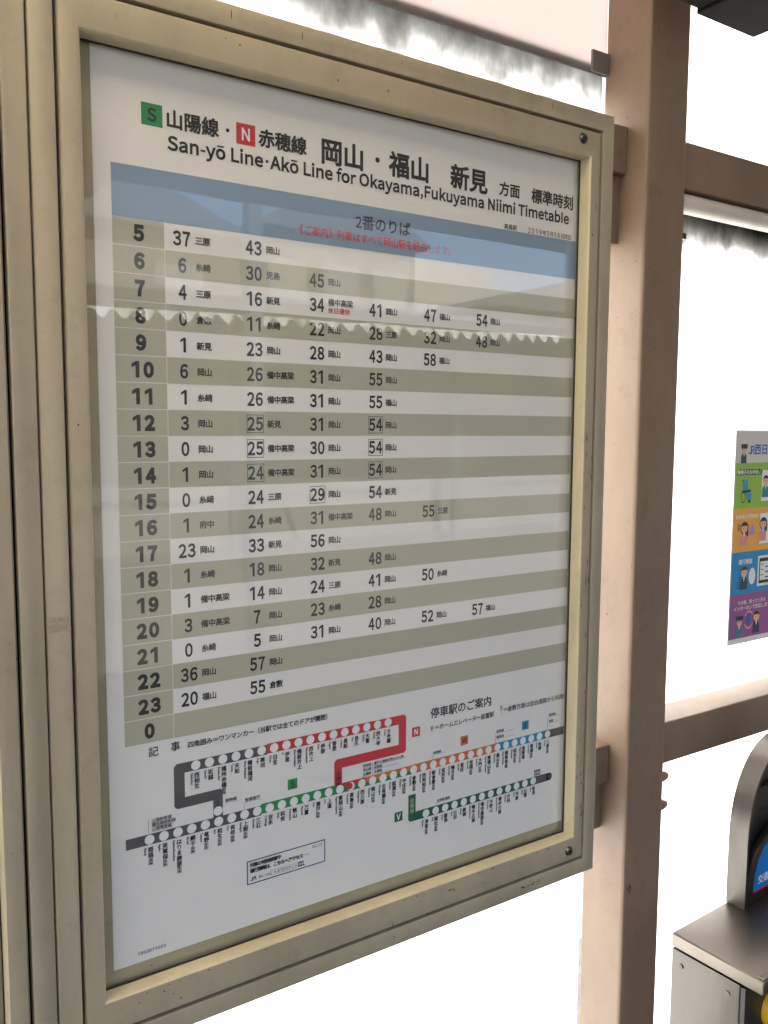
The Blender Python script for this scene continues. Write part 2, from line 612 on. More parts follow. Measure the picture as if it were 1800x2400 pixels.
def ground_mat(name, c0, c1, scale, bump=0.3):
    m, n, l = new_mat(name)
    b = n['Principled BSDF']
    tc = n.new('ShaderNodeTexCoord')
    nz = n.new('ShaderNodeTexNoise')
    nz.inputs['Scale'].default_value = scale
    nz.inputs['Detail'].default_value = 10
    l.new(tc.outputs['Object'], nz.inputs['Vector'])
    rp = n.new('ShaderNodeValToRGB')
    rp.color_ramp.elements[0].position = 0.3
    rp.color_ramp.elements[1].position = 0.7
    rp.color_ramp.elements[0].color = (*c0, 1)
    rp.color_ramp.elements[1].color = (*c1, 1)
    l.new(nz.outputs['Fac'], rp.inputs['Fac'])
    l.new(rp.outputs[0], b.inputs['Base Color'])
    b.inputs['Roughness'].default_value = 0.9
    bp = n.new('ShaderNodeBump')
    bp.inputs['Strength'].default_value = bump
    bp.inputs['Distance'].default_value = 0.02
    l.new(nz.outputs['Fac'], bp.inputs['Height'])
    l.new(bp.outputs[0], b.inputs['Normal'])
    return m

asphalt = ground_mat('worn_asphalt', (0.05, 0.046, 0.042), (0.09, 0.083, 0.075), 30)
ballast = ground_mat('track_ballast', (0.035, 0.027, 0.022), (0.12, 0.095, 0.08), 14, 0.8)
concrete = ground_mat('pale_concrete', (0.07, 0.066, 0.06), (0.13, 0.122, 0.11), 4)
earth = ground_mat('bright_gravel', (0.20, 0.185, 0.165), (0.28, 0.26, 0.235), 8)
slab('platform', -14, 16, -3.4, 0.9, -1.1, 0.0, asphalt)
slab('track_bed', -40, 60, -7.6, -3.4, -1.3, -1.02, ballast)
slab('opposite_platform', -40, 60, -12.0, -7.6, -1.3, -0.05, concrete)
slab('ground', -120, 150, -160, 120, -1.6, -1.31, earth)

# ------------------------------------------------------------------ the notice case
def rr(d, w):          # the housing's outer rectangle, inset by d
    return (-0.0850 + d, 0.7358 - d, -0.926 + d, 0.237 - d, w)
def dr(d, w):          # the door's outer rectangle, inset by d
    return (-0.0574 + d, 0.7090 - d, -0.898 + d, 0.2085 - d, w)
def orr(d, w):         # the door opening, grown by d
    return (-0.0345 - d, 0.6866 + d, -0.8590 - d, 0.1700 + d, w)

CASE_ORIGIN = (0.325, -0.926, -0.03)
def make_case():
    root = empty('notice_case', W(*CASE_ORIGIN))
    hs = MB()
    gap = 0.0030
    hs.loft([rr(0, -0.0960), rr(0, 0.0245), rr(0.0007, 0.0265), rr(0.0024, 0.0275),
             dr(-gap - 0.0018, 0.0275), dr(-gap - 0.0004, 0.0268), dr(-gap, 0.0250), dr(-gap, -0.0300),
             dr(0.03, -0.0300)])
    hs.build('housing', 'case', root, CASE_ORIGIN, smooth=True)
    bk = MB()
    bk.box(-0.084, 0.7348, -0.925, 0.236, -0.0965, -0.0925)
    bk.build('back_sheet', 'case', root, CASE_ORIGIN)
    d = MB()
    d.loft([dr(0.0, -0.020), dr(0, 0.0225), dr(0.0008, 0.0253), dr(0.0024, 0.0274), dr(0.0048, 0.0281),
            orr(0.0040, 0.0281), orr(0.0022, 0.0277), orr(0.0022, -0.020)], close=True)
    door = d.build('door_frame', 'case', root, CASE_ORIGIN, smooth=True)
    e_ = MB()
    e_.loft([dr(-gap - 0.0002, 0.0150), dr(0.0002, 0.0150), dr(0.0002, 0.0120), dr(-gap - 0.0002, 0.0120)], close=True)
    e_.build('groove_shade_strip', 'groove_shade', root, CASE_ORIGIN)  # black strip standing in for the shade deep in the door gap
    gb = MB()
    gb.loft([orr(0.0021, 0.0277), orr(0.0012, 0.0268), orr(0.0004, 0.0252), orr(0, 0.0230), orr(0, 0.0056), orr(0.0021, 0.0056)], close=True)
    gb.build('door_lip', 'lip_lit', root, CASE_ORIGIN, smooth=True)  # inner lip of the door, its brightness painted in
    s = MB()                                             # dark gasket between pane and frame
    s.loft([orr(-0.0001, 0.0080), orr(-0.0014, 0.0080), orr(-0.0014, 0.0058), orr(-0.0001, 0.0058)], close=True)
    s.build('gasket', 'black', root, CASE_ORIGIN)
    g = MB()
    g.box(-0.0350, 0.6870, -0.8595, 0.1705, 0.0025, 0.0055)
    g.build('glass_pane', 'glass', root, CASE_ORIGIN)
    b = MB()
    b.box(-0.0574, 0.7090, -0.898, 0.2085, -0.0100, -0.0012)
    b.build('backing_board', 'inside', root, CASE_ORIGIN)
    for (u, v, tilt) in ((0.6700, 0.1935, 0.4), (0.6785, -0.8800, 1.0)):
        k = MB()
        k.tube_w(u, v, 0.0279, 0.0292, 0.0078, 0, 24, 0.0072)
        k.tube_w(u, v, 0.0292, 0.0318, 0.0066, 0, 24, 0.0052)
        so_ = k.build('screw', 'screw', root, CASE_ORIGIN, smooth=True, fix=False)
        h = MB()
        h.tube_w(u, v, 0.0317, 0.03186, 0.0026, 0, 6)
        h.build('socket', 'screwpit', so_, CASE_ORIGIN, fix=False)
    return root

case = make_case()
tag(case, 'cream metal notice case with glazed door holding the train timetable', 'notice case', 'cream notice cases side by side')
case2 = copy_tree(case)
case2.location = case.location + Vector((-0.8224, 0, 0))
case2['label'] = 'neighbouring cream metal notice case, only its right edge showing at the picture edge'

nb = MB()
nb.box(-0.815, -0.150, -0.8436, 0.182, -0.0009, 0.0)
tag(nb.build('blank_notice', 'paper', origin=(-0.48, -0.8436, 0)), 'pale sheet of paper inside the neighbouring notice case', 'notice')

# chips, scratches and tape marks the photograph shows on this case
def flake(name, pts, w, mat, parent):
    mb = MB()
    mb.poly(pts, w)
    return mb.build(name, mat, parent, CASE_ORIGIN, fix=False)

def blob(u, v, a, b, n=9, j=0.35):
    return [(u + a * math.cos(6.283 * i / n) * (1 + random.uniform(-j, j)), v + b * math.sin(6.283 * i / n) * (1 + random.uniform(-j, j))) for i in range(n)]

FW = 0.0283
for (u, v, a, b) in ((0.4452, -0.8735, 0.0075, 0.0008), (0.4520, -0.8762, 0.0007, 0.0035), (0.1272, 0.2245, 0.0005, 0.0062), (0.2145, 0.2235, 0.0005, 0.0045),
                     (0.353, 0.2255, 0.0003, 0.0030), (0.6090, 0.2250, 0.0005, 0.0045), (0.3470, -0.8935, 0.0005, 0.0045), (0.3490, -0.9115, 0.0005, 0.0040),
                     (0.12, 0.1985, 0.0008, 0.0008), (0.137, 0.1955, 0.0012, 0.0009), (0.262, 0.185, 0.0012, 0.0012), (0.333, 0.188, 0.0012, 0.0012),
                     (-0.0478, -0.222, 0.0010, 0.0010), (0.0495, -0.8855, 0.0012, 0.0010), (0.041, -0.8772, 0.0008, 0.0008),
                     (0.030, -0.8700, 0.0009, 0.0009), (0.560, -0.8715, 0.0012, 0.0008), (0.507, -0.8810, 0.0009, 0.0007), (0.404, -0.8955, 0.0016, 0.0010)):
    flake('paint_chip', blob(u, v, a, b), FW, 'chip', case)
for i in range(22):                                     # worn line of chips right of the lower scratch
    u = 0.605 + random.uniform(-0.022, 0.022)
    flake('paint_chip', blob(u, -0.9105 + (u - 0.605) * 0.06 + random.uniform(-0.002, 0.002), random.uniform(.0005, .0028), random.uniform(.0003, .0008)), 0.0277, 'chip', case)
for i in range(24):                                     # chips along the ledge's front edge
    u = random.choice((random.uniform(-0.02, 0.68), random.uniform(0.42, 0.66)))
    flake('paint_chip', blob(u, -0.8638 + random.uniform(-.0012, .0006), random.uniform(.0004, .0020), random.uniform(.0003, .0008)), FW, 'chip', case)
for i in range(32):                                     # rubbed right-hand stile
    v = random.choice((random.uniform(-0.88, 0.15), random.uniform(-0.50, -0.20), random.uniform(-0.84, -0.70)))
    flake('paint_chip', blob(random.choice((0.7045, 0.6935, 0.701)) + random.uniform(-.0018, .0018), v, random.uniform(.0003, .0010), random.uniform(.0008, .0055)), FW, 'chip', case)
def smudge(name, u0, u1, v0, v1, w, mat, parent, n=70):
    mb = MB()
    for i in range(n):
        mb.poly(blob(random.uniform(u0, u1), random.uniform(v0, v1), random.uniform(.0006, .003), random.uniform(.0004, .0016)), w + i * 2e-6)
    mb.build(name, mat, parent, CASE_ORIGIN, fix=False)
smudge('tape_mark', -0.0825, -0.0625, -0.436, -0.421, 0.0277, 'smudge', case, 60)
smudge('tape_mark', 0.190, 0.204, -0.894, -0.876, FW, 'smudge', case, 34)

# ------------------------------------------------------------------ the timetable poster
P0 = (0.3425, -0.8436, 0.0)
mb = MB()
mb.box(-0.0187, 0.7035, -0.8436, 0.1820, -0.0009, 0.0)
poster = mb.build('timetable_poster', 'paper', origin=P0)
tag(poster, 'large printed train timetable sheet behind glass in the cream case', 'timetable poster')
ROW = 0.0292
L1, L2, L3, L4 = 0.00025, 0.00045, 0.00065, 0.00085
U0, U1, U2, UR = 0.0, 0.0567, 0.0574, 0.6990

mb = MB()
mb.rect(U0, UR, 0.0, 0.0552, L1)
band = mb.build('header_band', 'blue', poster, P0, fix=False)
mb = MB()
kanji(mb, '番のりば', 0.3128, 0.0340, 0.0186, L2, 0.020)
digit(mb, '2', 0.3078, 0.0265, 0.0088, 0.0138, L2, 0.022)
kanji(mb, '《ご案内》列車はすべて岡山駅を経由します。', 0.2180, 0.0142, 0.0128, L2, 0.012, 1, pitch=0.01155, sx=0.93)
mb.build('band_lettering', ['ink', 'red'], band, P0, fix=False)

for r in range(20):                                       # hour cells and every second row are khaki
    v1 = -r * ROW
    mb = MB()
    mb.rect(U0, U1, v1 - ROW + 0.0005, v1 - 0.0004, L1)
    cell = mb.build('hour_cell', 'khaki', poster, P0, fix=False)
    hr = str((5 + r) % 24)
    mb = MB()
    wd, ht = 0.0118, 0.0180
    xs = [0.0285] if len(hr) == 1 else [0.0222, 0.0362]
    for d, x in zip(hr, xs):
        digit(mb, d, x, v1 - ROW / 2 - ht / 2 - 0.0003, wd, ht, L2, 0.068)
    mb.build('hour_number', 'ink', cell, P0, fix=False)
    if r % 2 == 1:
        mb = MB()
        mb.rect(U2, UR, v1 - ROW, v1, L1)
        mb.build('row_stripe', 'khaki', poster, P0, fix=False)

B = '備中高梁'
O_ = '岡山'
TT = [[(37, '三原'), (43, O_)], [(6, '糸崎'), (30, '児島'), (45, O_)], [(4, '三原'), (16, '新見'), (34, B, 'r'), (41, O_), (47, '福山'), (54, O_)],
      [(0, '倉敷'), (11, '糸崎'), (22, O_), (28, '三原'), (32, O_), (48, O_)], [(1, '新見'), (23, O_), (28, O_), (43, O_), (58, '福山')],
      [(6, O_), (26, B), (31, O_), (55, O_)], [(1, '糸崎'), (26, B), (31, O_), (55, '福山')], [(3, O_), (25, '新見', 'b'), (31, O_), (54, O_, 'b')],
      [(0, O_), (25, B, 'b'), (30, O_), (54, O_, 'b')], [(1, O_), (24, B, 'b'), (31, O_), (54, O_, 'b')], [(0, '糸崎'), (24, '三原'), (29, O_, 'b'), (54, '新見')],
      [(1, '府中'), (24, '糸崎'), (31, B), (48, O_), (55, '三原')], [(23, O_), (33, '新見'), (56, O_)], [(1, '糸崎'), (18, O_), (32, '新見'), (48, O_)],
      [(1, B), (14, O_), (24, '三原'), (41, O_), (50, '糸崎')], [(3, B), (7, O_), (23, '糸崎'), (28, O_)], [(0, '糸崎'), (5, O_), (31, O_), (40, O_), (52, O_), (57, '福山')],
      [(36, O_), (57, O_)], [(20, '福山'), (55, '倉敷')], []]
for r, row in enumerate(TT):
    vc = -r * ROW - ROW / 2
    for c, ent in enumerate(row):
        uc = (0.0768, 0.1639, 0.2480, 0.3343, 0.4206, 0.5098)[c]
        uk = (0.0921, 0.1796, 0.2634, 0.3492, 0.4358, 0.5250)[c]
        mb = MB()
        flag = ent[2] if len(ent) > 2 else ''
        s = str(ent[0])
        for i, d in enumerate(s):
            x = uc + (i - (len(s) - 1) / 2) * 0.0108
            digit(mb, d, x, vc - 0.0085, 0.0094, 0.0165, L2, 0.034)
        if flag == 'b':
            mb.frame(uc - 0.0110, uc + 0.0110, vc - 0.0113, vc + 0.0105, 0.0007, L2)
        kanji(mb, ent[1], uk, vc + (0.0042 if flag == 'r' else -0.0006), 0.0094, L2, 0.028, 0, 0.0090)
        if flag == 'r':
            kanji(mb, '休日運休', uk, vc - 0.0058, 0.0080, L2, 0.016, 1, 0.0080)
        mb.build('departure_time', ['ink', 'red'], poster, P0, fix=False)

# heading
def badge(u0, v0, s, col, letter, lcol, wgt=0.02, cap=None):
    m_ = MB()
    m_.rect(u0, u0 + s, v0, v0 + s, L1)
    b_ = m_.build('line_badge', col, poster, P0, fix=False)
    m_ = MB()
    cap = cap or s * 0.56
    wl = (LAT[letter][0] + LAT[letter][1]) * cap / CAP
    latin(m_, letter, u0 + s / 2 - wl / 2, v0 + (s - cap) / 2, cap, L2, wgt)
    m_.build('badge_letter', lcol, b_, P0, fix=False)
badge(0.0339, 0.1000, 0.0234, 'green', 'S', 'ink', 0.025)
badge(0.1437, 0.0995, 0.0236, 'red', 'N', 'white', 0.025)
mb = MB()
WB = 0.032
kanji(mb, '山陽線', 0.0605, 0.1112, 0.0207, L2, WB)
mb.disc(0.1331, 0.1118, 0.0021, L2)
kanji(mb, '赤穂線', 0.1712, 0.1112, 0.0211, L2, WB)
kanji(mb, '岡山', 0.2530, 0.1112, 0.0318, L2, WB)
mb.disc(0.3356, 0.1135, 0.0033, L2)
kanji(mb, '福山', 0.3530, 0.1125, 0.0324, L2, WB)
kanji(mb, '新見', 0.4515, 0.1130, 0.0326, L2, WB)
kanji(mb, '方面', 0.5370, 0.1098, 0.0196, L2, 0.026)
kanji(mb, '標準時刻', 0.5975, 0.1090, 0.0211, L2, 0.026)
latin(mb, 'San-yō Line・Akō Line for Okayama,Fukuyama Niimi Timetable', 0.0620, 0.0787, 0.0142, L2, 0.036, 0, 0.6115)
kanji(mb, '高島駅', 0.5475, 0.0598, 0.0080, L2, 0.012)
for i, ch in enumerate('2019年3月16日改正'):
    x = 0.5917 + i * 0.00724
    if ch.isdigit():
        digit(mb, ch, x + 0.0033, 0.0563, 0.0046, 0.0072, L2, 0.006)
    else:
        kanji(mb, ch, x, 0.0598, 0.0078, L2, 0.010)
mb.build('heading_lettering', 'ink', poster, P0, fix=False)

mb = MB()
kanji(mb, '記', 0.0262, -0.5950, 0.0125, L2, 0.012)
kanji(mb, '事', 0.0526, -0.5940, 0.0118, L2, 0.014)
kanji(mb, '四角囲み＝ワンマンカー（当駅では全てのドアが開閉）', 0.0730, -0.5955, 0.0080, L2, 0.026, 0, 0.00775)
kanji(mb, '停車駅のご案内', 0.4275, -0.6222, 0.0160, L2, 0.016)
mb.frame(0.4283, 0.4325, -0.6475, -0.6395, 0.0004, L2)
kanji(mb, '昇', 0.4286, -0.6435, 0.0036, L2, 0.01)
kanji(mb, '＝ホームエレベーター設置駅', 0.4345, -0.6435, 0.0090, L2, 0.012, 0, 0.00845)
mb.frame(0.5562, 0.5604, -0.6405, -0.6325, 0.0004, L2)
kanji(mb, '昇', 0.5565, -0.6365, 0.0036, L2, 0.01)
mb.rect(0.5582, 0.5587, -0.6470, -0.6425, L2)
kanji(mb, '＝倉敷方面は自由通路から利用可能', 0.5620, -0.6405, 0.0090, L2, 0.012, 0, 0.00885)
for i, ch in enumerate('1903071000'):
    digit(mb, ch, 0.0100 + i * 0.00345, -0.8350, 0.0026, 0.0042, L2, 0.02)
mb.build('footnote_lettering', 'ink', poster, P0, fix=False)

# route map: coloured bars, white stops, names
HB = 0.0064                                               # half width of a line bar
mb = MB()
mb.rect(-0.0018, 0.1668, -0.6985 - HB, -0.6985 + HB, L1)
c_ = 0.0035
mb.poly([(0.0595, -0.6158), (0.0780, -0.6158), (0.0780, -0.6282), (0.0690, -0.6282), (0.0690, -0.6578), (0.0560, -0.6578), (0.0560, -0.6193)], L1)
mb.rect(0.0780, 0.1758, -0.6282, -0.6158, L1)
mb.poly([(0.0560, -0.6578), (0.1135, -0.6578), (0.1163, -0.6606), (0.1163, -0.6705), (0.0595, -0.6705), (0.0560, -0.6670)], L1)
mb.rect(0.1040, 0.1163, -0.6985 + HB, -0.6705, L1)
mb.rect(0.6478, UR, -0.6955 - HB, -0.6955 + HB, L1)
mb.rect(0.6230, 0.6595, -0.7650 - HB, -0.7650 + HB, L1)
mb.disc(0.6595, -0.7650, HB, L1)
mb.build('grey_line', 'grey', poster, P0, fix=False)
mb = MB()
mb.rect(0.1668, 0.3120, -0.6968 - HB, -0.6968 + HB, L1)
mb.rect(0.3120, 0.3985, -0.6962 - HB, -0.6962, L1)
mb.build('green_line', 'green', poster, P0, fix=False)
mb = MB()
mb.rect(0.1758, 0.3738, -0.6276, -0.6148, L1)
mb.poly([(0.3738, -0.6148), (0.3825, -0.6148), (0.3862, -0.6185), (0.3862, -0.6660), (0.3830, -0.6690), (0.3738, -0.6690)], L1)
mb.poly([(0.3738, -0.6690), (0.2839, -0.6690), (0.2720, -0.6690), (0.2720, -0.6595), (0.2755, -0.6560), (0.3738, -0.6560)], L1)
mb.rect(0.2720, 0.2839, -0.6968 + HB, -0.6690, L1)
mb.rect(0.2839, 0.3205, -0.6962, -0.6962 + HB, L2)
mb.build('red_line', 'red', poster, P0, fix=False)
mb = MB()
mb.rect(0.3205, 0.3985, -0.6962, -0.6962 + HB, L2)
mb.rect(0.3985, 0.5468, -0.6958 - HB, -0.6958 + HB, L1)
mb.build('orange_line', 'orange', poster, P0, fix=False)
mb = MB()
mb.rect(0.5468, 0.6478, -0.6955 - HB, -0.6955 + HB, L1)
mb.build('blue_line', 'cyan', poster, P0, fix=False)
mb = MB()
mb.poly([(0.3908, -0.7325), (0.4034, -0.7325), (0.4034, -0.7586), (0.3908, -0.7680)], L1)
mb.poly([(0.3908, -0.7680), (0.4034, -0.7586), (0.6230, -0.7586), (0.6230, -0.7714), (0.3940, -0.7714)], L1)
mb.build('pine_line', 'pine', poster, P0, fix=False)
for (x, y, c, t, tc_) in ((0.2040, -0.6812, 'green', 'S', 'ink'), (0.3962, -0.6500, 'red', 'N', 'white'), (0.3676, -0.7655, 'pine', 'V', 'white'),
                          (0.4822, -0.6795, 'orange', 'W', 'ink'), (0.6008, -0.6793, 'cyan', 'X', 'ink')):
    badge(x, y, 0.0136, c, t, tc_, 0.03, 0.0080)

SANYO = [('姫路', 'Himeji', 1), ('英賀保', 'Agaho', 1), ('はりま勝原', 'Harima-Katsuhara', 1), ('網干', 'Aboshi', 1), ('竜野', 'Tatsuno', 1), ('相生', 'Aioi', 1), ('有年', 'Une', 1), ('上郡', 'Kamigori', 1), ('三石', 'Mitsuishi', 0),
         ('吉永', 'Yoshinaga', 0), ('和気', 'Wake', 0), ('熊山', 'Kumayama', 0), ('万富', 'Mantomi', 0), ('瀬戸', 'Seto', 1), ('上道', 'Joto', 0), ('東岡山', 'Higashi-Okayama', 1), ('高島', 'Takashima', 1), ('西川原', 'Nishigawara', 0),
         ('岡山', 'Okayama', 1), ('北長瀬', 'Kitanagase', 1), ('庭瀬', 'Niwase', 1), ('中庄', 'Nakasho', 1), ('倉敷', 'Kurashiki', 1), ('西阿知', 'Nishiachi', 1), ('新倉敷', 'Shin-Kurashiki', 1), ('金光', 'Konko', 1), ('鴨方', 'Kamogata', 1),
         ('里庄', 'Satosho', 0), ('笠岡', 'Kasaoka', 1), ('大門', 'Daimon', 1), ('東福山', 'Higashi-Fukuyama', 1), ('福山', 'Fukuyama', 1), ('備後赤坂', 'Bingo-Akasaka', 0), ('松永', 'Matsunaga', 1), ('東尾道', 'Higashi-Onomichi', 0),
         ('尾道', 'Onomichi', 1), ('糸崎', 'Itozaki', 0), ('三原', 'Mihara', 1)]
AKO = [('西相生', 'Nishi-Aioi'), ('坂越', 'Sakoshi'), ('播州赤穂', 'Banshu-Ako'), ('天和', 'Tenwa'), ('備前福河', 'Bizen-Fukukawa'), ('寒河', 'Sogo'), ('日生', 'Hinase'), ('伊里', 'Iri'), ('備前片上', 'Bizen-Katakami'), ('西片上', 'Nishi-Katakami'),
       ('伊部', 'Imbe'), ('香登', 'Kagato'), ('長船', 'Osafune'), ('邑久', 'Oku'), ('大富', 'Odomi'), ('西大寺', 'Saidaiji'), ('大多羅', 'Odara')]
HAKU = [('清音', 'Kiyone'), ('総社', 'Soja'), ('豪渓', 'Gokei'), ('日羽', 'Hiwa'), ('美袋', 'Minagi'), ('備中広瀬', 'Bitchu-Hirose'), ('備中高梁', 'Bitchu-Takahashi'), ('木野山', 'Kinoyama'), ('備中川面', 'Bitchu-Kawamo'), ('方谷', 'Hokoku'),
        ('井倉', 'Ikura'), ('石蟹', 'Ishiga'), ('新見', 'Niimi')]
dots, names = MB(), MB()
def stop(u, v, name, rom, lift, y0=None):
    dots.disc(u, v, 0.0058, L3, 0, 20)
    y0 = v - 0.0088 if y0 is None else y0
    vertical(names, name, u + 0.0012, y0, 0.0068, L2, 0.030)
    romaji(names, rom, u - 0.0052, y0, 0.0042, L2)
    if lift:
        yb = y0 - len(name) * 0.0066 - 0.0010
        names.frame(u - 0.0016, u + 0.0034, yb - 0.0078, yb, 0.0005, L2)
        vertical(names, '昇降', u + 0.0009, yb - 0.0006, 0.0034, L2, 0.02)
for i, (n_, r_, lf) in enumerate(SANYO):
    stop(0.0256 + i * (0.6539 - 0.0256) / 37, -0.6985 + i * 0.003 / 37, n_, r_, lf)
for i, (n_, r_) in enumerate(AKO):
    stop(0.0828 + i * (0.3561 - 0.0828) / 16, -0.6218 + i * 0.0008 / 16, n_, r_, i in (2,))
for i, (n_, r_) in enumerate(HAKU):
    stop(0.4212 + i * (0.6259 - 0.4212) / 12, -0.7655 + i * 0.001 / 12, n_, r_, i in (0, 1, 6))
dots.disc(0.1100, -0.6848, 0.0058, L3, 0, 20)
dots.disc(0.2953, -0.6964, 0.0046, L4, 1, 20)
dots.build('station_marker', ['white', 'red'], poster, P0, fix=False)
def note(u, v, s, size=0.0046, line=0.0):
    kanji(names, s, u, v, size, L2, 0.014)
    if line:
        names.rect(u - 0.001, u + line, v - size * 0.62, v - size * 0.62 + 0.0003, L2)
for q, t in enumerate(('山陽新幹線', '播但線姫新線', '山陽電鉄線')):
    note(0.0285, -0.6768 - q * 0.0052, t, 0.0048, 0.026)
names.rect(0.0245, 0.0249, -0.6925, -0.6740, L2)
note(0.1195, -0.6745, '新幹線', 0.0050, 0.016)
note(0.1450, -0.6800, '智頭急行', 0.0052, 0.022)
names.rect(0.1438, 0.1442, -0.6925, -0.6832, L2)
for q, t in enumerate(('新幹線｜瀬戸大橋線宇野みなと線', '津山線｜因美線', '吉備線｜伯備線')):
    note(0.3160, -0.6735 - q * 0.0060, t, 0.0044, 0.070 - q * 0.012)
note(0.4330, -0.6800, '新幹線', 0.0046, 0.022)
names.rect(0.4312, 0.4316, -0.6890, -0.6830, L2)
note(0.5500, -0.6715, '新幹線', 0.0048, 0.034)
note(0.5500, -0.6800, '福塩線', 0.0048, 0.034)
names.rect(0.5480, 0.5484, -0.6890, -0.6745, L2)
note(0.6560, -0.6655, '新幹線', 0.0048, 0.022)
note(0.6560, -0.6755, '呉線', 0.0048, 0.022)
names.rect(0.6535, 0.6539, -0.6890, -0.6690, L2)
note(0.4400, -0.7520, '井原鉄道線', 0.0048, 0.024)
names.rect(0.4385, 0.4389, -0.7600, -0.7550, L2)
note(0.6270, -0.7500, '姫新線', 0.0046, 0.018)
note(0.6270, -0.7555, '芸備線', 0.0046, 0.018)
vertical(names, '赤穂線', 0.2780, -0.6720, 0.0072, L2, 0.01)
vertical(names, '赤穂線', 0.1102, -0.6715, 0.0040, L2, 0.01)
names.build('station_names', 'ink', poster, P0, fix=False)
mb = MB()
vertical(mb, '伯備線', 0.3971, -0.7375, 0.0074, L2, 0.006)
mb.build('line_name', 'khaki', poster, P0, fix=False)

# framed notice under the map (its matrix code is left out)
mb = MB()
mb.frame(0.1468, 0.2580, -0.7906, -0.7598, 0.0014, L1)
box_ = mb.build('notice_border', 'navy', poster, P0, fix=False)
mb = MB()
kanji(mb, '列車の時刻検索や', 0.1508, -0.7660, 0.0060, L2, 0.05, 0, 0.0054)
kanji(mb, '運行情報は、こちらへアクセス', 0.1508, -0.7733, 0.0060, L2, 0.05, 0, 0.0053)
mb.rect(0.2255, 0.2320, -0.7732, -0.7728, L2)
mb.poly([(0.2318, -0.7722), (0.2338, -0.7730), (0.2318, -0.7738)], L2)
kanji(mb, '詳しくは', 0.1625, -0.7838, 0.0042, L2, 0.014, 0, 0.0038)
kanji(mb, 'JRおでかけネット', 0.1802, -0.7836, 0.0044, L2, 0.006, 0, 0.0040)
mb.frame(0.1786, 0.2158, -0.7868, -0.7804, 0.0003, L2)
kanji(mb, 'はこび', 0.2385, -0.7652, 0.0052, L2, 0.004, 0, 0.0048)
mb.build('notice_lettering', 'ink', box_, P0, fix=False)
mb = MB()
mb.rect(0.2180, 0.2262, -0.7868, -0.7804, L1)
mb.poly([(0.2250, -0.7858), (0.2285, -0.7880), (0.2262, -0.7846)], L2)
kanji(mb, '検索', 0.2187, -0.7836, 0.0036, L2, 0.01, 1)
# two-letter railway mark
mb.poly([(0.1513, -0.7850), (0.1535, -0.7850), (0.1535, -0.7812), (0.1548, -0.7812), (0.1548, -0.7862), (0.1513, -0.7862)], L2)
mb.frame(0.1556, 0.1590, -0.7834, -0.7812, 0.0009, L2)
mb.rect(0.1556, 0.1565, -0.7862, -0.7834, L2)
mb.poly([(0.1572, -0.7834), (0.1583, -0.7834), (0.1602, -0.7862), (0.1588, -0.7862)], L2)
mb.build('notice_mark', ['navy', 'white'], box_, P0, fix=False)

# ------------------------------------------------------------------ post, rails, pipe, panels
PU0, PU1, PW0, PW1 = 0.9056, 1.0066, -0.1560, -0.0535
ZB = -H                                                   # platform level in board coordinates
mb = MB()
mb.box(PU0, PU1, ZB, 0.995, PW0, PW1)
post = mb.build('steel_post', 'post', origin=((PU0 + PU1) / 2, ZB, (PW0 + PW1) / 2), bevel=0.009, seg=4, smooth=True)
tag(post, 'square brown painted steel post standing right of the timetable case', 'post')
PO = ((PU0 + PU1) / 2, ZB, (PW0 + PW1) / 2)
for v in (-0.8680, -0.9230):
    mb = MB()
    n = 14
    rings = []
    for i in range(6):
        a = i / 5 * math.pi / 2
        rings.append((0.0105 * math.cos(a) + 1e-5, PU1 - 0.001 + 0.0285 * math.sin(a)))
    vs, fs = [], []
    for r_, x in rings:
        vs += [(x, v + r_ * math.cos(6.283 * k / n), -0.0665 + r_ * math.sin(6.283 * k / n)) for k in range(n)]
    for i in range(5):
        fs += [(i * n + k, i * n + (k + 1) % n, (i + 1) * n + (k + 1) % n, (i + 1) * n + k) for k in range(n)]
    mb.add(vs, fs)
    mb.build('dome_nut', 'post', post, PO, smooth=True)
mb = MB()
mb.box(PU1 - 0.001, PU1 + 0.0165, 0.1100, 0.1205, -0.072, -0.061)
mb.build('bolt_head', 'screw', post, PO, bevel=0.002)
mb = MB()
for i in range(34):
    mb.poly(blob(0.9965 - 0.0835 + random.gauss(0.006, 0.004), random.gauss(-1.053, 0.006), random.uniform(.0005, .0017), random.uniform(.0005, .0017)), PW1 + 0.0004)
for i in range(20):                                     # nicks along the corner and the lit side of the post
    v_, w_ = random.uniform(-1.1, 0.5), random.choice((PW0 + 0.02, PW0 + 0.05, PW1 - 0.012)) + random.uniform(-.008, .008)
    q_ = blob(w_, v_, random.uniform(.0005, .0016), random.uniform(.0006, .0024))
    mb.add([(PU0 - 0.0004, y, x) for x, y in q_], [tuple(range(len(q_)))])
for i in range(14):
    mb.poly(blob(random.uniform(PU0 + .012, PU1 - .012), random.uniform(-1.1, .5), random.uniform(.0004, .0014), random.uniform(.0005, .0020)), PW1 + 0.0004)
for (u, v) in ((0.912, -0.860), (0.914, 0.05), (0.930, -0.75), (0.925, 0.02), (0.96, -0.2), (0.99, -0.55)):
    mb.poly(blob(u + 0.004, v, 0.0014, 0.0012), PW1 + 0.0004)
for f_ in mb.f:
    m_ = MB()
    m_.add([mb.v[k_] for k_ in f_], [tuple(range(len(f_)))])
    m_.build('paint_chip', 'chip', post, PO, fix=False)

for (a, b) in ((0.0960, 0.2100), (-0.9570, -0.8645)):
    mb = MB()
    mb.box(0.800, PU0 + 0.001, a, b, -0.1470, -0.1130)
    mb.build('gusset', 'post', post, PO, bevel=0.002)

